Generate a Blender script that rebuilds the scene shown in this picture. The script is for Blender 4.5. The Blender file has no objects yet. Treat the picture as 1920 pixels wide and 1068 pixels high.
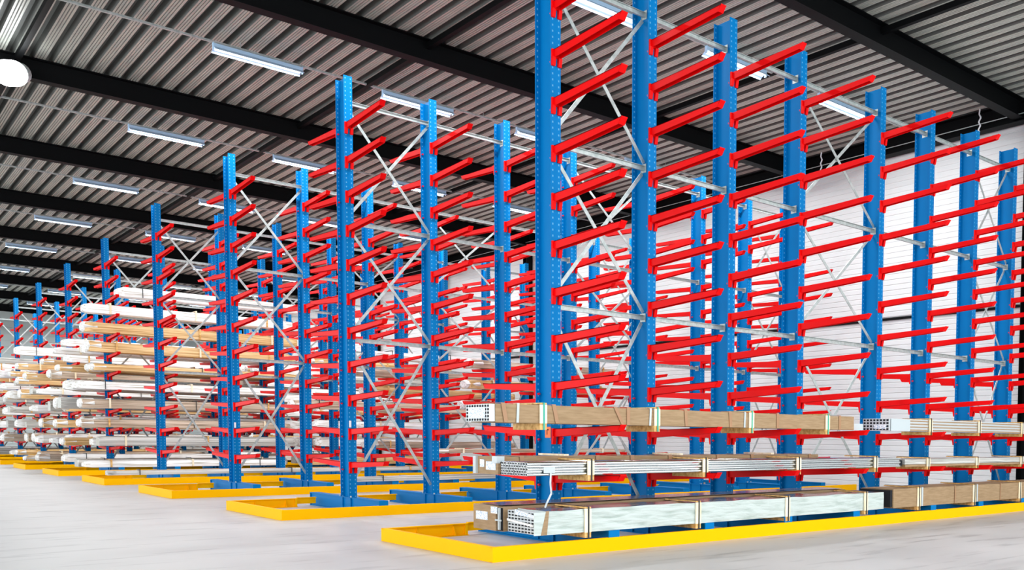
import bpy, bmesh, math, random
from mathutils import Vector, Matrix
random.seed(7)
sc = bpy.context.scene
C = sc.collection
R = math.radians

# ------------------------------------------------------------------ camera
EYE = Vector((-6.7819, -10.3961, 1.3792))
YAW, PITCH, ROLL = 0.781365, -0.05381, 0.010242
FPX, PPX, PPY = 1735.69, 1400.0, 914.65
fw = Vector((math.cos(YAW)*math.cos(PITCH), math.sin(YAW)*math.cos(PITCH), math.sin(PITCH)))
rt = Vector((math.sin(YAW), -math.cos(YAW), 0))
up = rt.cross(fw)
c_, s_ = math.cos(ROLL), math.sin(ROLL)
rt, up = rt*c_ + up*s_, up*c_ - rt*s_
cd = bpy.data.cameras.new('camera')
cam = bpy.data.objects.new('camera', cd); C.objects.link(cam)
cam.matrix_world = Matrix(((rt.x, up.x, -fw.x, EYE.x), (rt.y, up.y, -fw.y, EYE.y), (rt.z, up.z, -fw.z, EYE.z), (0, 0, 0, 1)))
cd.sensor_width = 36.0; cd.sensor_fit = 'HORIZONTAL'
cd.lens = FPX/1920*36.0
cd.shift_x = (960-PPX)/1920
cd.shift_y = (PPY-534)/1920
cd.clip_start = .05; cd.clip_end = 300
sc.camera = cam

# ------------------------------------------------------------------ world: even fill light added through hall sides left unbuilt
w = bpy.data.worlds.new('world'); sc.world = w; w.use_nodes = True
bg = w.node_tree.nodes['Background']
bg.inputs[0].default_value = (.93, .97, 1.0, 1); bg.inputs[1].default_value = 1.9
LAMP_W = 150.0        # each ceiling strip light
FLOOD_W = 4.0
sc.view_settings.view_transform = 'Standard'
sc.view_settings.look = 'None'
sc.view_settings.exposure = 0.8
sc.view_settings.gamma = 1.0
sc.view_settings.use_curve_mapping = False

# ------------------------------------------------------------------ materials
def mat(name, col, rough=.5, metal=0.0, spec=.5, emit=None, estr=0.0):
    m = bpy.data.materials.new(name); m.use_nodes = True
    b = m.node_tree.nodes['Principled BSDF']
    b.inputs['Base Color'].default_value = (*col, 1)
    b.inputs['Roughness'].default_value = rough
    b.inputs['Metallic'].default_value = metal
    b.inputs['Specular IOR Level'].default_value = spec
    if emit:
        b.inputs['Emission Color'].default_value = (*emit, 1)
        b.inputs['Emission Strength'].default_value = estr
    return m
def nodes(m): return m.node_tree.nodes, m.node_tree.links, m.node_tree.nodes['Principled BSDF']
def noise_mix(m, c1, c2, scale=(1, 1, 1), nscale=4.0, detail=6.0, lo=.35, hi=.65, bump=0.0, coord='Object', bdist=.01):
    N, L, b = nodes(m)
    tc = N.new('ShaderNodeTexCoord'); mp = N.new('ShaderNodeMapping')
    mp.inputs['Scale'].default_value = scale
    L.new(tc.outputs[coord], mp.inputs['Vector'])
    nz = N.new('ShaderNodeTexNoise'); nz.inputs['Scale'].default_value = nscale; nz.inputs['Detail'].default_value = detail
    L.new(mp.outputs[0], nz.inputs['Vector'])
    cr = N.new('ShaderNodeValToRGB')
    cr.color_ramp.elements[0].position = lo; cr.color_ramp.elements[0].color = (*c1, 1)
    cr.color_ramp.elements[1].position = hi; cr.color_ramp.elements[1].color = (*c2, 1)
    L.new(nz.outputs['Fac'], cr.inputs[0]); L.new(cr.outputs[0], b.inputs['Base Color'])
    if bump:
        bp = N.new('ShaderNodeBump'); bp.inputs['Strength'].default_value = bump; bp.inputs['Distance'].default_value = bdist
        L.new(nz.outputs['Fac'], bp.inputs['Height']); L.new(bp.outputs[0], b.inputs['Normal'])
    return m

M = {}
M['red'] = mat('red_paint', (.80, .001, .002), .45, spec=.10)
M['bolt'] = mat('red_bolt', (.75, .005, .03), .4)
M['yellow'] = mat('yellow_paint', (1.0, .50, .0), .5, spec=.05)
M['galv'] = noise_mix(mat('galvanised_steel', (.5, .52, .5), .42, .3), (.34, .40, .39), (.50, .55, .54), nscale=14)
M['deck'] = noise_mix(mat('roof_deck_steel', (.5, .5, .48), .42, .25), (.40, .42, .38), (.52, .53, .47), scale=(6, .3, 1), nscale=3)
M['deckshade'] = mat('deck_recess_shade', (.13, .135, .125), .6)  # darker copy of the deck steel, painting shade into recesses and grooves
M['black'] = mat('black_steel', (.003, .0035, .004), .55, spec=.08)
M['roof'] = mat('roof_slab', (.05, .05, .05), .8)
M['wallp'] = noise_mix(mat('white_wall_sheet', (.8, .82, .82), .4), (.64, .66, .66), (.70, .72, .72), scale=(1, .2, 1), nscale=2)
M['wallgrey'] = mat('grey_wall_sheet', (.42, .46, .46), .6)
M['lampbody'] = mat('lamp_white', (.5, .72, .95), .35)
M['tube'] = mat('lamp_tube', (1, 1, 1), .4, emit=(.95, .98, 1.0), estr=1.6)
M['flood'] = mat('flood_lens', (1, 1, 1), .3, emit=(.93, .98, 1.0), estr=8.0)
M['wood'] = noise_mix(mat('bearer_wood', (.75, .45, .17), .7), (.55, .28, .07), (.86, .56, .22), scale=(1, 6, 6), nscale=3)
M['palewood'] = noise_mix(mat('pale_batten_wood', (.9, .75, .5), .7), (.82, .68, .42), (.98, .90, .72), scale=(8, 8, 1), nscale=2)
M['carton'] = noise_mix(mat('brown_cardboard', (.42, .27, .14), .75), (.30, .195, .10), (.38, .255, .14), scale=(1, 1, 8), nscale=5)
M['tape'] = mat('brown_tape', (.36, .19, .09), .35)
M['film'] = mat('clear_film', (.5, .56, .58), .12)
M['green'] = mat('green_strap', (.02, .38, .28), .4)
M['blackstrap'] = mat('black_strap', (.015, .02, .02), .4)
M['foil'] = noise_mix(mat('white_foil', (.74, .82, .78), .3), (.34, .42, .38), (.54, .61, .58), scale=(.8, 1, 6), nscale=3, detail=8, lo=.28, hi=.5, bump=.7, bdist=.03)
M['foiltop'] = noise_mix(mat('foil_top_reflection', (.2, .17, .16), .14), (.13, .10, .10), (.33, .24, .2), scale=(.6, 5, 1), nscale=3, bump=.3)  # brown streaks paint the racks' reflection into the wrap's top colour
M['whitefoil'] = noise_mix(mat('bundle_white_foil', (.86, .88, .88), .35), (.50, .46, .38), (.93, .94, .93), scale=(.25, 9, 9), nscale=3, lo=.34, hi=.5, bump=.4, bdist=.03)
M['tan'] = noise_mix(mat('bundle_tan_carton', (.5, .28, .09), .7), (.46, .25, .07), (.88, .62, .32), scale=(.25, 9, 9), nscale=3)
M['kraft'] = noise_mix(mat('bundle_kraft_carton', (.33, .22, .14), .7), (.28, .2, .13), (.66, .53, .41), scale=(.25, 9, 9), nscale=3)
M['greybar'] = noise_mix(mat('bundle_grey_profiles', (.35, .35, .31), .4, .3), (.26, .26, .23), (.72, .72, .68), scale=(.15, 30, 30), nscale=2)
M['alu'] = mat('bright_aluminium', (.74, .77, .78), .18, 1.0)
M['alumatt'] = mat('aluminium_end', (.62, .66, .68), .4, .5)
M['dark'] = mat('dark_hollow', (.006, .008, .012), .8)  # flat black; inside tubes and the carton gap it paints shade
M['paper'] = noise_mix(mat('white_label_paper', (.9, .9, .9), .6), (.35, .5, .7), (.93, .94, .95), scale=(1, 5, 14), nscale=9, lo=.42, hi=.50)
M['whitetag'] = mat('white_tag', (.85, .88, .92), .5)
M['orange'] = mat('orange_tag', (.9, .16, .02), .5)

# blue column paint with two rows of punched holes on each flange
def blue_holes():
    m = mat('blue_paint_punched', (.0, .175, .475), .45, spec=.07)
    N, L, b = nodes(m)
    tc = N.new('ShaderNodeTexCoord'); sp = N.new('ShaderNodeSeparateXYZ'); L.new(tc.outputs['Object'], sp.inputs[0])
    def mth(op, a, bb=None, cc=None):
        n = N.new('ShaderNodeMath'); n.operation = op
        for i, v in enumerate((a, bb, cc)):
            if v is None: continue
            if hasattr(v, 'links'): L.new(v, n.inputs[i])
            else: n.inputs[i].default_value = v
        return n.outputs[0]
    zf = mth('FRACT', mth('MULTIPLY', sp.outputs[2], 1/.075))
    inz = mth('COMPARE', zf, .5, .16)
    inx = mth('COMPARE', mth('ABSOLUTE', sp.outputs[0]), .045, .009)
    iny = mth('GREATER_THAN', mth('ABSOLUTE', sp.outputs[1]), .155)
    h = mth('MULTIPLY', mth('MULTIPLY', inz, inx), iny)
    mx = N.new('ShaderNodeMix'); mx.data_type = 'RGBA'
    mx.inputs[6].default_value = (.0, .175, .475, 1); mx.inputs[7].default_value = (.10, .36, .62, 1)
    L.new(h, mx.inputs[0]); L.new(mx.outputs[2], b.inputs['Base Color'])
    return m
M['bluehole'] = blue_holes()
M['blue'] = mat('blue_paint', (.0, .175, .475), .45, spec=.07)

# concrete floor: pale grey with faint dark scuffs running along the aisles
def floor_mat():
    m = mat('concrete_floor', (.6, .6, .58), .42)
    N, L, b = nodes(m)
    tc = N.new('ShaderNodeTexCoord')
    def nz(scale, ns, det, rotz=0):
        mp = N.new('ShaderNodeMapping'); mp.inputs['Scale'].default_value = scale; mp.inputs['Rotation'].default_value = (0, 0, rotz)
        L.new(tc.outputs['Object'], mp.inputs['Vector'])
        n = N.new('ShaderNodeTexNoise'); n.inputs['Scale'].default_value = ns; n.inputs['Detail'].default_value = det
        L.new(mp.outputs[0], n.inputs['Vector']); return n
    a = nz((1, 1, 1), .6, 8); s = nz((.55, 3.0, 1), 1.6, 12, R(35))
    cr = N.new('ShaderNodeValToRGB')
    cr.color_ramp.elements[0].position = .3; cr.color_ramp.elements[0].color = (.44, .44, .435, 1)
    cr.color_ramp.elements[1].position = .7; cr.color_ramp.elements[1].color = (.50, .498, .492, 1)
    L.new(a.outputs['Fac'], cr.inputs[0])
    cs = N.new('ShaderNodeValToRGB')
    cs.color_ramp.elements[0].position = .24; cs.color_ramp.elements[0].color = (.55, .55, .56, 1)
    cs.color_ramp.elements[1].position = .44; cs.color_ramp.elements[1].color = (1, 1, 1, 1)
    L.new(s.outputs['Fac'], cs.inputs[0])
    mx = N.new('ShaderNodeMix'); mx.data_type = 'RGBA'; mx.blend_type = 'MULTIPLY'; mx.inputs[0].default_value = 1
    L.new(cr.outputs[0], mx.inputs[6]); L.new(cs.outputs[0], mx.inputs[7]); L.new(mx.outputs[2], b.inputs['Base Color'])
    return m
M['floor'] = floor_mat()

# ------------------------------------------------------------------ mesh helpers
class MB:
    def __init__(s): s.v = []; s.f = []; s.mi = []; s.cur = 0
    def box(s, x0, x1, y0, y1, z0, z1):
        n = len(s.v)
        s.v += [(x0,y0,z0),(x1,y0,z0),(x1,y1,z0),(x0,y1,z0),(x0,y0,z1),(x1,y0,z1),(x1,y1,z1),(x0,y1,z1)]
        for q in ((0,3,2,1),(4,5,6,7),(0,1,5,4),(1,2,6,5),(2,3,7,6),(3,0,4,7)):
            s.f.append(tuple(n+i for i in q)); s.mi.append(s.cur)
        return s
    def hexa(s, p):                       # eight corners, box order
        n = len(s.v); s.v += list(p)
        for q in ((0,3,2,1),(4,5,6,7),(0,1,5,4),(1,2,6,5),(2,3,7,6),(3,0,4,7)):
            s.f.append(tuple(n+i for i in q)); s.mi.append(s.cur)
        return s
    def prism(s, poly, axis, a0, a1):     # poly in the two other axes, extruded along axis
        n = len(s.v); k = len(poly)
        for a in (a0, a1):
            for (p, q) in poly:
                s.v.append({'x': (a, p, q), 'y': (p, a, q), 'z': (p, q, a)}[axis])
        s.f.append(tuple(range(n+k-1, n-1, -1))); s.mi.append(s.cur)
        s.f.append(tuple(range(n+k, n+2*k))); s.mi.append(s.cur)
        for i in range(k):
            j = (i+1) % k
            s.f.append((n+i, n+j, n+k+j, n+k+i)); s.mi.append(s.cur)
        return s
    def bar(s, a, b, wd, th, wdir):       # flat bar from a to b, width along wdir
        a, b = Vector(a), Vector(b); d = (b-a).normalized(); u = Vector(wdir); u = (u-d*u.dot(d)).normalized(); t = d.cross(u)
        p = []
        for e in (a, b):
            for (i, j) in ((-1,-1),(1,-1),(1,1),(-1,1)): p.append(tuple(e+u*(i*wd/2)+t*(j*th/2)))
        return s.hexa(p)
    def tube(s, a, b, r, k=10, cap=True):
        a, b = Vector(a), Vector(b); d = (b-a).normalized()
        u = d.orthogonal().normalized(); t = d.cross(u); n = len(s.v)
        for e in (a, b):
            for i in range(k):
                g = 2*math.pi*i/k; s.v.append(tuple(e+u*(r*math.cos(g))+t*(r*math.sin(g))))
        for i in range(k):
            j = (i+1) % k; s.f.append((n+i, n+j, n+k+j, n+k+i)); s.mi.append(s.cur)
        if cap:
            s.f.append(tuple(range(n+k-1, n-1, -1))); s.mi.append(s.cur); s.f.append(tuple(range(n+k, n+2*k))); s.mi.append(s.cur)
        return s
    def mesh(s, name, mats):
        me = bpy.data.meshes.new(name); me.from_pydata(s.v, [], s.f)
        for m in (mats if isinstance(mats, (list, tuple)) else [mats]): me.materials.append(m)
        me.polygons.foreach_set('material_index', s.mi)
        bm = bmesh.new(); bm.from_mesh(me); bmesh.ops.recalc_face_normals(bm, faces=bm.faces); bm.to_mesh(me); bm.free()
        me.update(); return me
    def obj(s, name, mats, parent=None, loc=(0,0,0), rotz=0.0):
        return put(name, s.mesh(name, mats), parent, loc, rotz)
def put(name, me, parent=None, loc=(0,0,0), rotz=0.0):
    o = bpy.data.objects.new(name, me); C.objects.link(o)
    o.location = loc
    if rotz: o.rotation_euler = (0, 0, rotz)
    if parent: o.parent = parent
    return o
def thing(name, label, cat, loc=(0,0,0), group=None, rotz=0.0):
    o = bpy.data.objects.new(name, None); C.objects.link(o); o.empty_display_size = .2
    o.location = loc; o.rotation_euler = (0, 0, rotz)
    o['label'] = label; o['category'] = cat
    if group: o['group'] = group
    return o
def tag(o, label, cat, group=None):
    o['label'] = label; o['category'] = cat
    if group: o['group'] = group
    return o
AISLE = {9: 'open floor before the racks'}
ORD = ['first','second','third','fourth','fifth','sixth','seventh','eighth','ninth','tenth','eleventh']

# ------------------------------------------------------------------ dimensions
H = 7.66; D = .36; W = .15; S = 6.5137; NROW = 9
BAYS = [1.58, 1.563, 1.60, 2.156, 1.578, 1.605, 1.556]
CX = [0.0]
for b in BAYS: CX.append(CX[-1]+b)
LV = [.88+.597*k for k in range(11)]
RAILZ = [3.07, 5.15, 7.25]
XW = 14.95                              # back wall
ZB, ZD = 9.35, 9.82                    # beam underside, deck underside
BEAMY = [1.38+7.5*i for i in range(-2, 10)]   # beam centre lines
XA, XB = -15.4, 14.95
YA, YB = -13.6, 72.0

# ------------------------------------------------------------------ setting
f = MB().box(XA-6, XB+.4, YA-4, YB+.3, -.2, 0).obj('floor', M['floor']); f['kind'] = 'structure'

ceil = MB().box(XA, XB+.3, YA-.2, YB+.2, ZD+.18, ZD+.28).obj('ceiling', M['roof']); ceil['kind'] = 'structure'
def deck_mesh(nrib, p, length):
    prof = []
    for i in range(nrib):
        x = i*p
        prof += [(x, .17), (x+.04, .17), (x+.062, 0), (x+.098, 0), (x+.103, .014), (x+.117, .014), (x+.122, 0), (x+.150, 0), (x+.155, .014),
                 (x+.169, .014), (x+.174, 0), (x+.202, 0), (x+.207, .014), (x+.221, .014), (x+.226, 0), (x+.262, 0), (x+.284, .17)]
    prof.append((nrib*p, .17))
    v = []; fc = []
    k = len(prof)
    for y in (0, length):
        for (x, z) in prof: v.append((x, y, z))
    for i in range(k-1): fc.append((i, i+1, k+i+1, k+i))
    me = bpy.data.meshes.new('deck_sheet'); me.from_pydata(v, [], fc); me.materials.append(M['deck']); me.materials.append(M['deckshade'])
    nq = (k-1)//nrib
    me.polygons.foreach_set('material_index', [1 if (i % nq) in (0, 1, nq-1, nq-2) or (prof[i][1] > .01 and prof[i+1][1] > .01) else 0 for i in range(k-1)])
    me.update(); return me
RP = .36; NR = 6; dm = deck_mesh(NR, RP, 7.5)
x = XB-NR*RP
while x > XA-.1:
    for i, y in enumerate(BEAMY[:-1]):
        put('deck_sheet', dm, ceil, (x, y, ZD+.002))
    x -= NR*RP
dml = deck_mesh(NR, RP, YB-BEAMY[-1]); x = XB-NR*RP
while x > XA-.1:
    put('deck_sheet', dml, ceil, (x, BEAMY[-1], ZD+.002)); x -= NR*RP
def ibeam_x(x0, x1, z0, z1, wd, tf=.02, tw=.012):
    return MB().box(x0, x1, -wd/2, wd/2, z0, z0+tf).box(x0, x1, -wd/2, wd/2, z1-tf, z1).box(x0, x1, -tw/2, tw/2, z0+tf, z1-tf)
bm_ = ibeam_x(XA, XB-.3, ZB, ZD, .28).mesh('roof_beam', M['black'])
for y in BEAMY: put('roof_beam', bm_, ceil, (0, y, 0))
sm_ = MB().box(-.05, .05, .02, 7.48, ZD-.18, ZD-.06).mesh('roof_strut', M['black'])
for X in (-9.37, -3.3, 2.78, 8.87):
    for y in BEAMY[:-1]: put('roof_strut', sm_, ceil, (X, y, 0))

wb = MB().box(XW+.06, XW+.2, YA-.2, YB+.2, 0, ZD+.16).obj('wall_back', M['wallgrey']); wb['kind'] = 'structure'
pp = [(XW+.055, 0), (XW+.012, 0), (XW+.012, .012), (XW, .02), (XW, .132), (XW+.014, .14), (XW+.014, .162), (XW, .17), (XW, .282), (XW+.012, .29), (XW+.012, .3), (XW+.055, .3)]
pm = MB()
n = len(pp)
pm.v = [(a, y, z) for y in (YA, YB) for (a, z) in pp]
pm.f = [(i, (i+1) % n, n+(i+1) % n, n+i) for i in range(n)] + [tuple(range(n)), tuple(range(2*n-1, n-1, -1))]; pm.mi = [0]*len(pm.f)
pm = pm.mesh('wall_panel', M['wallp'])
z = 0.0
for i in range(31):
    z = .3*i+(.06 if i >= 16 else 0)
    put('wall_panel', pm, wb, (0, 0, z))
MB().box(XW-.05, XW+.01, YA, YB, 4.77, 4.832).obj('wall_joint', M['black'], wb)
eb = MB().box(XW-.42, XW-.12, YA, YB, 9.30, 9.32).box(XW-.42, XW-.12, YA, YB, 9.78, 9.80).box(XW-.28, XW-.26, YA, YB, 9.32, 9.78).box(XW-.2, XW+.05, YA, YB, 9.34, ZD).obj('eaves_beam', M['black'], wb)
wc = MB().box(-.14, .14, -.15, -.13, 0, ZD).box(-.14, .14, .13, .15, 0, ZD).box(-.01, .01, -.13, .13, 0, ZD).mesh('wall_column', M['black'])
for y in BEAMY: put('wall_column', wc, wb, (XW-.16, y+(-.26 if y < 2 else .33), 0))
wl = MB().box(XA, XB+.2, YB, YB+.2, 0, ZD+.16).obj('wall_left', M['wallgrey']); wl['kind'] = 'structure'
gm = MB().prism([(XA, 0), (XA, -.03), (XB, -.03), (XB, 0)], 'z', 0, .42).mesh('wall_panel', M['wallgrey'])
for i in range(20): put('wall_panel', gm, wl, (0, YB, .02+.45*i))

# conduit pipe and hanging hooks under the eaves beam
cp = MB().tube((XW-.47, -12, 9.45), (XW-.47, 60, 9.45), .012, 8).obj('conduit_pipe', M['galv']); tag(cp, 'thin silver conduit pipe running along the black eaves beam', 'pipe')
for i, (y, lab) in enumerate([(2.42, 'white hook cable hanging under eaves beam near the right corner column'), (7.7, 'white hook cable hanging under eaves beam between the fourth and fifth posts')]):
    hk = MB()
    pts = [(0, 0, 9.82), (0, .02, 9.7), (0, -.03, 9.6), (0, .03, 9.5), (0, -.02, 9.4), (0, .04, 9.3), (0, .0, 9.24)]
    for a, b in zip(pts[:-1], pts[1:]): hk.tube(a, b, .02, 6)
    tag(hk.obj('hook_cable', M['whitetag'], None, (XW-.5, y, 0)), lab, 'cable')

# ------------------------------------------------------------------ ceiling lights on tracks
LY = [4.40+7.5*i for i in range(0, 9)]+[-9.6]  # last line is added out of view to even out the floor brightness
LZ = 9.50
trk = MB().box(-3.4, XB-.4, -.03, .03, 9.65, 9.69)
for X in (-3.3, 0, 2.78, 5.8, 8.87, 12): trk.box(X-.006, X+.006, -.006, .006, 9.69, ZD)
trk = trk.mesh('light_track', M['galv'])
hous = MB().hexa([(0,-.04,.06),(1.80,-.04,.06),(1.80,.04,.06),(0,.04,.06),(0,-.04,.14),(1.80,-.04,.14),(1.80,.04,.14),(0,.04,.14)])
for sgn in (-1, 1):
    hous.hexa([(0,sgn*.04,.06),(1.80,sgn*.04,.06),(1.80,sgn*.15,-.02),(0,sgn*.15,-.02),(0,sgn*.04,.068),(1.80,sgn*.04,.068),(1.80,sgn*.155,-.014),(0,sgn*.155,-.014)])
hous = hous.mesh('housing', M['lampbody'])
tub = MB().tube((.04, 0, 0), (1.76, 0, 0), .018, 8).mesh('tube', M['tube'])
endc = MB().box(-.015, .0, -.035, .035, .0, .16).box(1.80, 1.815, -.035, .035, .0, .16).mesh('end_cap', M['lampbody'])
for i, y in enumerate(LY):
    t = tag(put('light_track', trk, None, (0, y, 0)), ('thin grey light track under the roof, %s from the nearest rack' % ORD[i]) if i < 9 else 'added unseen light track over the '+AISLE[i], 'track', 'light tracks under the roof')
    for j in range(4):
        X = -.53+3.66*j
        l = thing('ceiling_light', ('white strip light, %s from the left on the %s light track' % (ORD[j], ORD[i])) if i < 9 else 'added fill strip light, %s from the left over the %s' % (ORD[j], AISLE[i]), 'ceiling light', (X, y, LZ), 'strip lights under the roof')
        put('housing', hous, l); put('end_cap', endc, l)
        for s in (-.045, .045): put('tube', tub, l, (0, s, .03))
        ld = bpy.data.lights.new('strip_lamp', 'AREA'); ld.shape = 'RECTANGLE'; ld.size = 1.7; ld.size_y = .05; ld.energy = LAMP_W; ld.color = (.97, .99, 1.0)
        lo = bpy.data.objects.new('strip_lamp', ld); C.objects.link(lo); lo.location = (.90, 0, .005); lo.parent = l

# flood lamp below the third beam
fl = thing('floodlight', 'glaring white floodlight under the roof beam at upper left', 'lamp', (-3.42, 15.75, 9.22))
MB().tube((0, .0, .0), (-.16, -.23, -.10), .27, 20).obj('lens', M['flood'], fl)
MB().tube((.14, .2, .10), (0, .003, .003), .22, 16).obj('housing', M['galv'], fl)
MB().bar((.14, .2, .1), (.2, .6, .36), .08, .02, (0, 0, 1)).obj('bracket', M['galv'], fl)
pl = bpy.data.lights.new('flood_lamp', 'POINT'); pl.energy = FLOOD_W; pl.shadow_soft_size = .25; pl.color = (.92, .98, 1)
po = bpy.data.objects.new('flood_lamp', pl); C.objects.link(po); po.parent = fl; po.location = (-.32, -.46, -.2)

# ------------------------------------------------------------------ racks
um = MB()
um.box(-W/2, W/2, -D/2, -D/2+.014, .25, H).box(-W/2, W/2, D/2-.014, D/2, .25, H).box(-.005, .005, -D/2+.014, D/2-.014, .25, H)
um = um.mesh('upright', M['bluehole'])
bsm = MB().box(-.05, .11, -1.385, 1.74, 0, .016).box(-.05, .11, -1.385, 1.74, .234, .25).box(-.022, -.012, -1.37, 1.73, .016, .234).box(.072, .082, -1.37, 1.73, .016, .234)
bsm.box(-.05, .11, -1.385, -1.37, .016, .234).box(-.05, .11, 1.725, 1.74, .016, .234)
for y in (-.18, .18): bsm.box(-.048, .108, y-.006, y+.006, .016, .234)
bsm = bsm.mesh('base', M['blue'])
bpl = MB()
for y in (-.24, .24):
    for xx in (-.06, .06): bpl.tube((xx, y, .25), (xx, y, .275), .014, 6)
bpl = bpl.mesh('bolts', M['galv'])

def arm_mesh():
    m = MB()
    y0, y1 = -.18, -1.60; rise = .045; h0, h1 = .105, .075; wd = .045
    # two side webs and the top plate: an inverted channel
    for s in (-1, 1):
        a, b = sorted((s*wd, s*(wd-.007)))
        m.hexa([(a, y0, -h0), (b, y0, -h0), (b, y1+.06, rise-h1), (a, y1+.06, rise-h1), (a, y0, 0), (b, y0, 0), (b, y1, rise), (a, y1, rise)])
    m.hexa([(-wd, y0, -.008), (wd, y0, -.008), (wd, y1, rise-.008), (-wd, y1, rise-.008), (-wd, y0, 0), (wd, y0, 0), (wd, y1, rise), (-wd, y1, rise)])
    # slanted end cap
    m.hexa([(-wd, y1+.055, rise-h1), (wd, y1+.055, rise-h1), (wd, y1+.062, rise-h1), (-wd, y1+.062, rise-h1), (-wd, y1-.004, rise+.004), (wd, y1-.004, rise+.004), (wd, y1+.006, rise+.004), (-wd, y1+.006, rise+.004)])
    # forked foot gripping the flange
    m.box(-.07, .07, y0-.03, y0, -.10, .004)
    for s in (-1, 1):
        xs = sorted((s*.022, s*.07))
        m.hexa([(xs[0], y0-.03, -.20), (xs[1], y0-.03, -.20), (xs[1], y0, -.20), (xs[0], y0, -.20), (xs[0], y0-.05, -.095), (xs[1], y0-.05, -.095), (xs[1], y0, -.095), (xs[0], y0, -.095)])
        m.cur = 1
        m.tube((s*.047, y0+.013, -.14), (s*.047, y0+.045, -.14), .016, 6)
        m.cur = 0
    return m.mesh('arm', [M['red'], M['bolt']])
am = arm_mesh()
def rail_mesh(L):
    m = MB().box(.008, L-.008, -.004, .004, -.035, .035).box(.008, L-.008, -.03, -.004, .029, .035).box(.008, L-.008, -.03, -.004, -.035, -.029)
    m.box(.005, .012, -.06, .06, -.06, .06).box(L-.012, L-.005, -.06, .06, -.06, .06)
    return m.mesh('tie_rail', M['galv'])
RM = {i: rail_mesh(b) for i, b in enumerate(BAYS)}
PAN = [(.42, 3.0), (3.14, 5.08), (5.22, 7.18)]
BR = {}
for i in (0, 3, 6):
    for p, (a, b) in enumerate(PAN):
        for d in (0, 1):
            za, zb = (a, b) if d == 0 else (b, a)
            yo = .02 if d == 0 else -.02
            BR[i, p, d] = MB().bar((.02, yo, za), (BAYS[i]-.02, yo, zb), .05, .01, (0, 0, 1)).mesh('cross_brace', M['galv'])
RACKLAB = ['nearest blue cantilever rack with red arms carrying the carton and pipe packs',
           'second blue cantilever rack from the right, its red arms standing empty',
           'third blue cantilever rack, mostly empty, grey profiles on its base',
           'fourth blue cantilever rack, empty arms in front of the first full rack',
           'fifth blue cantilever rack, the nearest one packed full of wrapped bundles',
           'sixth blue cantilever rack, full of bundles just behind the first full rack',
           'seventh blue cantilever rack, full of bundles, third of the full ones',
           'eighth blue cantilever rack, full of bundles, last but one at the left',
           'ninth and farthest blue cantilever rack, full of bundles by the far wall']
for r in range(NROW):
    t = thing('cantilever_rack', RACKLAB[r], 'rack', (.0294*r, S*r, 0), 'cantilever racks in parallel rows')
    for k, X in enumerate(CX):
        u = put('upright', um, t, (X, 0, 0))
        put('base', bsm, u)
        if r < 4: put('anchor_bolts', bpl, u)
        for q, zl in enumerate(LV):
            put('arm', am, u, (0, 0, zl))
            if r > 0 or q <= (2 if k < 2 else 3):
                put('arm', am, u, (0, 0, zl), math.pi)
        if k < 7:
            for zr in RAILZ: put('tie_rail', RM[k], t, (X, 0, zr))
            if k in (0, 3, 6):
                for p in range(3):
                    for d in (0, 1): put('cross_brace', BR[k, p, d], t, (X, 0, 0))
    if r == 0:
        g = MB().box(-.081, -.076, -.178, -.05, 1.36, 1.50).obj('orange_tag', M['orange'], t); g['label'] = 'orange tag on the front post'
        gm_ = MB().box(-.083, -.081, -.105, -.09, 1.40, 1.47).box(-.083, -.081, -.135, -.105, 1.455, 1.47).obj('tag_mark', M['dark'], g)
    if r in (1, 2):
        g = MB().box(-.055, -.015, -D/2-.004, -D/2, 1.50, 1.62).obj('white_tag', M['whitetag'], t); g['label'] = 'small white tag on the front post'

# ------------------------------------------------------------------ yellow guide frames around the rack feet
GY, GX, GH, GE = 1.40, -1.62, .166, 13.05
def rail_x(x0, x1, sgn, z0, z1):      # plate with inward lips; outer face at y = sgn*GY
    m = MB(); yo = sgn*GY; yi = sgn*(GY-.012); yl = sgn*(GY-.06)
    m.box(x0, x1, min(yo, yi), max(yo, yi), z0, z1)
    m.box(x0, x1, min(yi, yl), max(yi, yl), z1-.012, z1)
    return m
near = rail_x(GX, GE, -1, 0, GH)
near.box(GX, GE, -GY+.012, -GY+.06, 0, .01)
near = near.mesh('guide_rail', M['yellow'])
endm = MB().box(GX, GX+.012, -GY+.012, GY-.012, 0, GH).box(GX+.012, GX+.06, -GY+.06, GY-.06, GH-.012, GH).box(GX+.012, GX+.07, -GY+.06, GY-.06, 0, .01).mesh('guide_rail', M['yellow'])
far0 = rail_x(GX, -.42, 1, 0, GH).box(GX+.07, -.42, GY-.09, GY-.012, 0, .01).box(-.46, -.42, GY-.05, GY-.012, .01, GH-.012).mesh('guide_rail', M['yellow'])
fars = []
for i in range(8):
    x0 = -.42 if i == 0 else CX[i-1]+.13
    fars.append(rail_x(x0, CX[i]-.07, 1, .055, GH+.012).mesh('guide_rail', M['yellow']))
fars.append(rail_x(CX[7]+.1, GE, 1, .0, GH).mesh('guide_rail', M['yellow']))
gus = MB().prism([(-.012, .01), (-.10, .01), (-.012, GH-.014)], 'x', -.005, .005).mesh('gusset', M['yellow'])
for r in range(NROW):
    t = thing('guide_frame', 'yellow guide rail frame on the floor around the %s rack' % ('nearest' if r == 0 else ORD[r]), 'guide rail', (.0294*r, S*r, 0), 'yellow guide frames around the racks')
    for m_ in [near, endm, far0]+fars: put('guide_rail', m_, t)
    for X in (-1.15, -.62): put('gusset', gus, t, (X, GY, 0))
    for y in (-.5, .5): put('gusset', gus, t, (GX, y, 0), math.pi/2)

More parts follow.
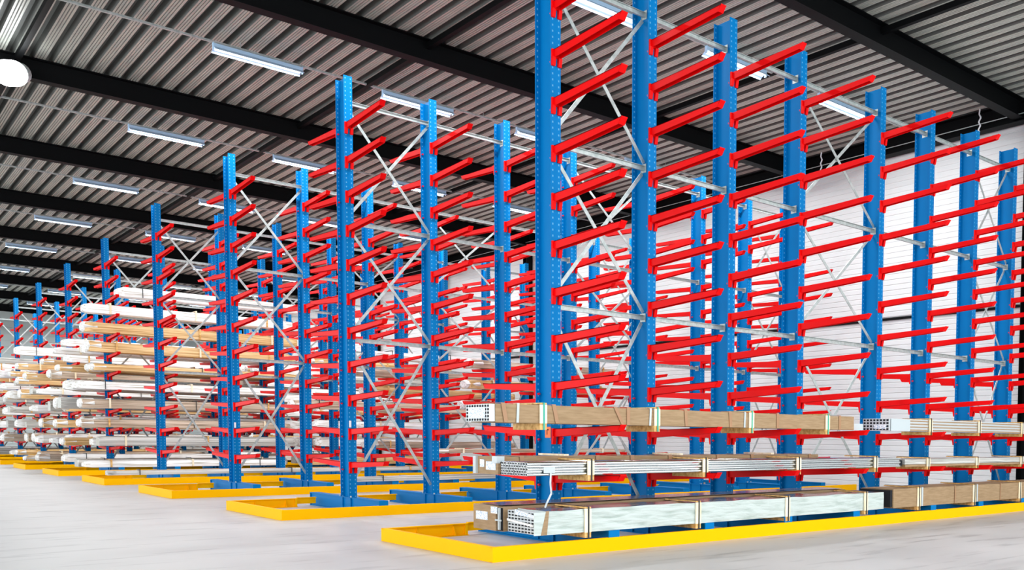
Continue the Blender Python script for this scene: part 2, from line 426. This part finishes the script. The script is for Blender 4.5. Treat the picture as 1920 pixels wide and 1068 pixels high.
# ------------------------------------------------------------------ packs on the nearest rack
def film_box(m, x0, x1, y0, y1, z0, z1, n=14, j=.006, sag=.0):
    """long wrapped body: stations along x with slightly bulging, uneven faces"""
    base = len(m.v); K = 12
    for i in range(n+1):
        x = x0+(x1-x0)*i/n
        ring = []
        for (a, b) in ((0,0),(.33,0),(.67,0),(1,0),(1,.33),(1,.67),(1,1),(.67,1),(.33,1),(0,1),(0,.67),(0,.33)):
            ring.append((x, y0+(y1-y0)*a+random.uniform(-j, j), z0+(z1-z0)*b+(random.uniform(-j, j) if b > 0 else 0)))
        m.v += ring
    for i in range(n):
        for q in range(K):
            a = base+i*K+q; b = base+i*K+(q+1) % K
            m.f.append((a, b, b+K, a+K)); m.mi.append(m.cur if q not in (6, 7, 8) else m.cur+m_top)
    for e in (0, n):
        m.f.append(tuple(base+e*K+q for q in range(K))); m.mi.append(m.cur)
    return m
m_top = 0
def batten(parent, X, y0, y1, z0, z1, strapmat, bear=.06, pale=True):
    """timber frame round a pack at X: bearer under it, uprights at the face, cap, and a strap"""
    MB().box(X-.045, X+.045, y0-.02, y1+.02, z0-bear, z0-.002).obj('bearer', M['wood'], parent)
    MB().box(X-.045, X+.045, y0-.028, y0-.008, z0-.002, z1+.004).obj('batten', M['palewood'], parent)
    MB().box(X-.045, X+.045, y0-.02, y1+.02, z1+.008, z1+.024).obj('top_batten', M['wood'], parent)
    st = MB().box(X-.008, X+.012, y0-.034, y0-.029, z0-bear, z1+.026).box(X-.008, X+.012, y0-.034, y1+.03, z1+.025, z1+.029)
    st.obj('strap', M[strapmat], parent)
def tape(parent, X, y0, y1, z0, z1, wd=.05, lean=0.0, m='tape'):
    MB().hexa([(X+lean, y0-.011, z0), (X+wd+lean, y0-.011, z0), (X+wd+lean, y0-.008, z0), (X+lean, y0-.008, z0), (X, y0-.011, z1+.009), (X+wd, y0-.011, z1+.009), (X+wd, y0-.008, z1+.009), (X, y0-.008, z1+.009)]).box(X, X+wd, y0-.01, y1, z1+.009, z1+.012).obj('tape', M[m], parent)
def sq_tubes(parent, x0, x1, y0, y1, z0, z1, ny, nz, name='profile', wall=.005):
    """square hollow profiles side by side, open ends showing"""
    dy = (y1-y0)/ny; dz = (z1-z0)/nz; t = wall
    m = MB(); m.box(x0, x1, 0, t, 0, dz).box(x0, x1, dy-t-.002, dy-.002, 0, dz).box(x0, x1, t, dy-t-.002, 0, t).box(x0, x1, t, dy-t-.002, dz-t-.002, dz-.002)
    m.cur = 1; m.box(x0+.008, x0+.012, t*.5, dy-t, t*.5, dz-t)  # black plate just inside the end paints the shade of the hollow
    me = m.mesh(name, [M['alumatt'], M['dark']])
    for a in range(ny):
        for b in range(nz): put(name, me, parent, (0, y0+a*dy, z0+b*dz))

# P1: carton pack on the second arm level
zb = LV[1]+.048
t = thing('carton_pack', 'long brown carton pack with timber frames on the arms, white label on its end', 'package', (-1.6, -1.1, zb))
t.location = (0, 0, 0); 
def shift_root(t, loc):
    """move the empty to the pack's base, keep children in place"""
    for ch in t.children: ch.location = Vector(ch.location)-Vector(loc)
    t.location = loc
y0, y1, z0, z1 = -1.37, -.84, zb, zb+.205
m = MB(); film_box(m, -1.56, 4.68, y0, y1, z0, z1, 20, .003); m.obj('carton', M['carton'], t)
sq_tubes(t, -1.63, -1.45, y0+.012, y1-.012, z0+.01, z1-.008, 9, 5)
MB().box(-1.634, -1.631, y0+.095, y1-.085, z0+.05, z1-.045).obj('label', M['paper'], t)
MB().box(4.60, 4.95, y0+.03, y1-.1, z0, z0+.10).obj('film_end', M['film'], t)
for X in (-.97, .69, 2.38, 4.02): batten(t, X, y0, y1, z0, z1, 'green', .075)
for X, l in ((-1.5, .04), (-.85, .05), (.22, .0), (.02, .12), (1.15, .02), (1.95, .02), (2.9, 0), (4.3, 0)): tape(t, X, y0, y1, z0, z1, .05, l)
for X in (-1.3, .58, 2.25): tape(t, X, y0, y1, z0, z1, .03, -.01, 'film')
shift_root(t, (1.56, -1.1, zb))

# P2: round pipes on the lowest arm level
zb = LV[0]+.048
y0, y1, z0, z1 = -1.36, -.78, zb, zb+.155
t = thing('pipe_pack', 'strapped pack of round silver pipes on the lowest arms of the nearest rack', 'pipes')
rp = .0167; L0, L1 = -1.16, 5.95
pm_ = MB(); k = 12
pm_.tube((L0, 0, 0), (L1, 0, 0), rp, k, False)
pm_.cur = 1; pm_.tube((L0+.0005, 0, 0), (L0+.15, 0, 0), rp*.78, k, False); pm_.cur = 0  # inner wall coloured black to paint the shade inside the pipe
n0 = len(pm_.v)
for rr in (rp, rp*.78):
    for i in range(k):
        g = 2*math.pi*i/k; pm_.v.append((L0, rr*math.cos(g), rr*math.sin(g)))
for i in range(k):
    j = (i+1) % k; pm_.f.append((n0+i, n0+j, n0+k+j, n0+k+i)); pm_.mi.append(0)
pm_.cur = 1
n0 = len(pm_.v)
for i in range(k):
    g = 2*math.pi*i/k; pm_.v.append((L0+.12, rp*.78*math.cos(g), rp*.78*math.sin(g)))
pm_.f.append(tuple(range(n0, n0+k))); pm_.mi.append(1)
pme = pm_.mesh('pipe', [M['alu'], M['dark']])
for a in range(5):
    cnt = 17 if a % 2 == 0 else 16
    for b in range(cnt):
        put('pipe', pme, t, (random.uniform(-.004, .004), y0+rp+(b+(a % 2)*.5)*.0342, z0+rp+a*.0302))
for X in (-.31, 1.53, 3.39, 5.26): batten(t, X, y0, y1, z0, z0+5*.0302+.012, 'blackstrap', .07)
MB().box(-.95, -.80, y0-.004, y0-.001, z0+.03, z0+.10).obj('wrap_film', M['film'], t)
ls = MB(); pts = [(-.86, y0-.012, z0+.03), (-.88, y0-.03, z0-.08), (-.86, y0-.02, z0-.2), (-.93, y0-.04, z0-.3), (-.95, y0-.03, z0-.36)]
for a, b in zip(pts[:-1], pts[1:]): ls.bar(a, b, .022, .004, (1, 0, 0))
ls.obj('loose_film', M['film'], t)
shift_root(t, (2.4, -1.07, zb))
t = thing('carton_pack', 'flat brown carton pack with white labels lying behind the round pipes', 'package')
m = MB(); film_box(m, -1.18, 4.55, -.76, -.24, zb, zb+.205, 18, .004); m.obj('carton', M['carton'], t)
MB().box(-1.188, -1.184, -.72, -.5, zb+.05, zb+.15).obj('label', M['paper'], t)
MB().box(-1.188, -1.184, -.46, -.36, zb+.08, zb+.17).obj('label', M['paper'], t)
MB().box(-1.20, -1.10, -.77, -.66, zb+.13, zb+.212).obj('film_corner', M['film'], t)
MB().box(-1.21, -1.12, -.30, -.235, zb+.0, zb+.209).obj('film_corner', M['film'], t)
for X in (-.9, .2, .75, 1.4, 2.3, 3.0, 3.8, 4.3): tape(t, X, -.765, -.24, zb+.1, zb+.205, .06, .01)
for X in (-.25, 1.62, 3.45): MB().box(X-.03, X+.03, -.79, -.20, zb+.212, zb+.235).obj('top_batten', M['palewood'], t)
shift_root(t, (1.7, -.5, zb))

# P3: foil pack on the base arms, carton behind it
zb = .252
y0, y1, z0, z1 = -1.37, -.78, zb, zb+.275
t = thing('foil_pack', 'big pack of profiles in white foil on the base of the nearest rack', 'package')
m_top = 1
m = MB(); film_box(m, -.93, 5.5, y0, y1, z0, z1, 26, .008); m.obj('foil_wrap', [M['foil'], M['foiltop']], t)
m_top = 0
sq_tubes(t, -1.07, -.85, y0+.02, y1-.01, z0+.01, z1-.012, 8, 7, wall=.007)
MB().hexa([(-1.0, y0-.012, z0), (-.92, y0-.012, z0), (-.92, y0-.004, z0), (-1.0, y0-.004, z0), (-.93, y0-.012, z1), (-.89, y0-.012, z1), (-.89, y0-.004, z1), (-.93, y0-.004, z1)]).obj('carton_edge', M['carton'], t)
MB().hexa([(-1.09, y0+.01, z0+.20), (-1.076, y0+.01, z0+.20), (-1.076, y1-.2, z0+.22), (-1.09, y1-.2, z0+.22), (-1.09, y0+.01, z0+.235), (-1.076, y0+.01, z0+.235), (-1.076, y1-.2, z0+.28), (-1.09, y1-.2, z0+.28)]).obj('torn_film', M['paper'], t)
MB().hexa([(-1.09, y0+.02, z0+.10), (-1.076, y0+.02, z0+.10), (-1.076, y1-.02, z0+.14), (-1.09, y1-.02, z0+.14), (-1.09, y0+.02, z0+.125), (-1.076, y0+.02, z0+.125), (-1.076, y1-.02, z0+.165), (-1.09, y1-.02, z0+.165)]).obj('torn_film', M['whitefoil'], t)
MB().hexa([(-1.08, y0+.005, z0), (-.99, y0-.01, z0), (-.99, y0-.006, z0), (-1.08, y0+.009, z0), (-1.08, y0+.005, z1-.01), (-.93, y0-.01, z1-.01), (-.93, y0-.006, z1-.01), (-1.08, y0+.009, z1-.01)]).obj('film_flap', M['foil'], t)
for X in (-.36, 1.40, 3.15, 5.0): batten(t, X, y0, y1, z0, z1, 'blackstrap', .065)
shift_root(t, (2.2, -1.07, zb))
t = thing('carton_pack', 'brown carton pack with a white label beside the big foil pack', 'package')
m = MB(); film_box(m, -1.09, 5.3, -.72, -.10, zb, zb+.295, 18, .004)
m.obj('carton', M['carton'], t)
MB().box(-1.13, -1.088, -.62, -.10, zb+.005, zb+.30).obj('end_cap', M['carton'], t)
MB().box(-1.10, -1.095, -.72, -.625, zb+.01, zb+.28).obj('gap_shade', M['dark'], t)  # black sheet painting the shade of the gap
MB().box(-1.138, -1.132, -.44, -.17, zb+.12, zb+.22).obj('label', M['paper'], t)
MB().box(-1.138, -1.132, -.66, -.52, zb+.21, zb+.29).obj('label', M['paper'], t)
MB().box(-1.135, -1.131, -.75, -.61, zb+.125, zb+.145).obj('torn_film', M['film'], t)
MB().box(-1.125, -1.105, -.69, -.655, zb+.02, zb+.28).obj('torn_film', M['film'], t)
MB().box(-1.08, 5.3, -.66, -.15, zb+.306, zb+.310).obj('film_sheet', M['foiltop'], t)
shift_root(t, (2.1, -.4, zb))

# P4: carton pack at the right on the base
t = thing('carton_pack', 'brown carton pack on the base right of the big foil pack', 'package')
y0, y1, z0, z1 = -1.37, -.70, zb, zb+.31
m = MB(); film_box(m, 5.76, 12.2, y0, y1, z0, z1, 20, .004); m.obj('carton', M['carton'], t)
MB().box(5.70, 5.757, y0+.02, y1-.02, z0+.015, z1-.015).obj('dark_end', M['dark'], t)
for X in (6.47, 8.25, 9.95, 11.6): batten(t, X, y0, y1, z0, z1, 'blackstrap', .065)
for X in (7.6, 9.2, 10.6): tape(t, X, y0, y1, z0, z1, .03)
tape(t, 6.56, y0, y1, z0, z1, .05, 0, 'film'); tape(t, 8.35, y0, y1, z0, z1, .04, 0, 'film')
shift_root(t, (9.0, -1.03, zb))

# P5: clear-wrapped square profiles at the right on the second level
zb = LV[1]+.048
y0, y1, z0, z1 = -1.36, -.82, zb, zb+.2
t = thing('profile_pack', 'film wrapped pack of silver square profiles right of the long carton pack', 'package')
sq_tubes(t, 5.62, 12.1, y0+.005, y1, z0+.003, z1, 8, 4, wall=.008)
for i in range(4):
    MB().box(5.72, 12.05, y0-.004, y0+.003, z0+.012+i*.05, z0+.03+i*.05).obj('carton_strip', M['carton'], t)
MB().box(5.60, 5.612, y0+.05, y0+.3, z0+.03, z0+.1).obj('label', M['paper'], t)
for X in (6.8, 8.4, 10.0, 11.5): batten(t, X, y0, y1, z0, z1, 'blackstrap', .06)
MB().box(5.66, 6.2, y0-.009, y0-.006, z0, z1).obj('wrap_film', M['film'], t)
shift_root(t, (8.8, -1.1, zb))

# P6: wrapped pack at the right on the lowest level
zb = LV[0]+.048
y0, y1, z0, z1 = -1.36, -.75, zb, zb+.13
t = thing('profile_pack', 'low film wrapped profile pack with a carton base right of the pipes', 'package')
m = MB(); film_box(m, 6.08, 12.2, y0, y1, z0+.04, z1, 22, .006); m.obj('wrap', M['greybar'], t)
MB().box(6.1, 12.2, y0+.005, y1-.02, z0, z0+.035).obj('carton_base', M['carton'], t)
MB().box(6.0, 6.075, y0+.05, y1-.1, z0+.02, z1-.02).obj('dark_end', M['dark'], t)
for X in (6.75, 8.35, 10.0, 11.6): batten(t, X, y0, y1, z0, z1, 'blackstrap', .055)
shift_root(t, (9.1, -1.05, zb))

# ------------------------------------------------------------------ wrapped bundles on the far racks
def bundle(x0, L, yc, wd, z0, ht, kind, lab, name='wrapped_bundle'):
    t = thing(name, lab, 'bundle', (x0+L/2, yc, z0), 'wrapped bundles on the full racks')
    m = MB(); K = 10; st = [(-L/2, .55), (-L/2+.06, .8), (-L/2+.22, 1), (-L/6, 1), (L/6, 1), (L/2-.3, 1), (L/2, .8)]
    if kind in ('tan', 'kraft', 'greybar'): st[0] = (-L/2, .92); st[1] = (-L/2+.02, 1)
    base = 0
    for (x, s) in st:
        ww, hh = wd*s*random.uniform(.95, 1.04), ht*s*random.uniform(.92, 1.05)
        oy = random.uniform(-.015, .015)
        for (a, b) in ((-.5, 0), (-.2, 0), (.2, 0), (.5, 0), (.52, .5), (.46, .93), (.2, 1.02), (-.2, 1), (-.46, .93), (-.52, .5)):
            m.v.append((x, oy+a*ww, b*hh+(ht*(1-s)*.3 if b else 0)+(.0 if b else ht*(1-s)*.3)))
    for i in range(len(st)-1):
        for q in range(K):
            a = i*K+q; b = i*K+(q+1) % K
            m.f.append((a, b, b+K, a+K)); m.mi.append(0)
    for e in (0, len(st)-1): m.f.append(tuple(e*K+q for q in range(K))); m.mi.append(0)
    o = m.obj('wrap', M[kind], t)
    if kind in ('tan', 'kraft') :
        # white foil sleeve over the front end
        e = MB(); n = 8
        for (x, s) in ((-L/2-.08, .7), (-L/2-.03, .95), (-L/2+.32, 1.05)):
            for i in range(n):
                g = 2*math.pi*i/n
                e.v.append((x, wd*.55*s*math.cos(g)*1.0, ht*.5+ht*.56*s*math.sin(g)))
        for i in range(2):
            for q in range(n):
                a = i*n+q; b = i*n+(q+1) % n
                e.f.append((a, b, b+n, a+n)); e.mi.append(0)
        e.f.append(tuple(range(n))); e.mi.append(0)
        eo = e.obj('foil_sleeve', M['whitefoil'], t); eo['label'] = 'white foil sleeve on the end'
    for X in (-L/2+.7, 0, L/2-.9):
        if random.random() < .8:
            sm = random.choice(['blackstrap', 'palewood', 'wood'])
            wdt = .02 if sm == 'blackstrap' else .05
            MB().box(X, X+wdt, -wd*.55, wd*.55, ht*1.04, ht*1.04+.02).box(X, X+wdt, -wd*.56-.012, -wd*.55, 0, ht*1.04+.02).obj('strap', M[sm], t)
    return t
KIND = {'whitefoil': 'white foil', 'tan': 'tan carton', 'kraft': 'brown carton', 'greybar': 'grey metal'}
top_near = {4: 8, 5: 6, 6: 6, 7: 6, 8: 6}
for r in range(4, NROW):
    for side in (-1, 1):
        for q in range(-1, top_near[r]+1):
            for seg in (0, 1):
                if seg == 1 and q > 5: continue
                if side > 0 and (q > 5 or random.random() < .12): continue
                lanes = 2 if random.random() < .65 and q < 7 else 1
                for ln in range(lanes):
                    kind = random.choices(['whitefoil', 'tan', 'kraft', 'greybar'], [.50, .2, .14, .16])[0]
                    wd = random.uniform(.42, .54); ht = random.uniform(.2, .38)
                    if q == -1: ht *= .8
                    yo = (1.22-wd/2+.12) if ln == 0 else wd/2+.235
                    if lanes == 1: yo = random.uniform(.9, 1.1)
                    x0 = random.uniform(-1.35, -.25) if seg == 0 else random.uniform(5.9, 6.3)
                    if r == 4 and side < 0 and seg == 0:
                        x0 = {8: .05, 7: -.86, 6: -.8, 5: -.7, 4: -.62, 3: -1.05, 2: -.95}.get(q, x0)
                        kind = {8: 'whitefoil', 7: 'whitefoil', 6: 'tan', 5: 'tan', 4: 'tan', 3: 'whitefoil', 2: 'kraft'}.get(q, kind)
                    L = random.uniform(6.0, 6.4) if seg == 0 else random.uniform(5.2, 6.1)
                    if seg == 0: L = min(L, 5.75-x0)
                    zz = (LV[q]+.047) if q >= 0 else .252
                    lane = '' if lanes == 1 else (', outer' if ln == 0 else ', inner')
                    lab = '%s bundle, rack row %s, %s side, %s, %s half%s' % (KIND[kind], ORD[r], 'near' if side < 0 else 'far', 'on the base' if q < 0 else '%s arm level' % ORD[q], 'front' if seg == 0 else 'rear', lane)
                    bundle(x0+.0294*r, L, S*r+side*yo, wd, zz, ht, kind, lab)
# single loads on the third and fourth racks
bundle(2.2, 9.2, 2*S-1.25, .3, .252, .12, 'greybar', 'long grey metal profiles lying on the base of the third rack', 'metal_profiles')
bundle(-1.45, 9.0, 3*S-1.25, .3, .252, .12, 'greybar', 'long grey metal profiles lying on the base of the fourth rack', 'metal_profiles')
bundle(4.3, 6.0, 2*S-1.2, .4, LV[0]+.047, .10, 'kraft', 'thin brown carton on the lowest arms of the third rack', 'carton_bundle')
bundle(3.2, 6.0, 3*S-1.1, .4, LV[2]+.047, .25, 'kraft', 'brown carton bundle on the third arm level of the fourth rack', 'carton_bundle')

for q, kind in enumerate(['kraft', 'whitefoil', 'kraft', 'tan', 'kraft', 'whitefoil']):
    bundle(random.uniform(5.8, 6.4), 5.6, 3*S+1.0, .55, LV[q]+.047, random.uniform(.2, .3), kind, '%s bundle, rack row fourth, far side, %s arm level, rear half' % (KIND[kind], ORD[q]))
for q, kind in ((2, 'kraft'), (3, 'tan'), (4, 'kraft')):
    bundle(6.1+.1*q, 5.4, 2*S+1.0, .5, LV[q]+.047, .24, kind, '%s bundle, rack row third, far side, %s arm level, rear half' % (KIND[kind], ORD[q]))
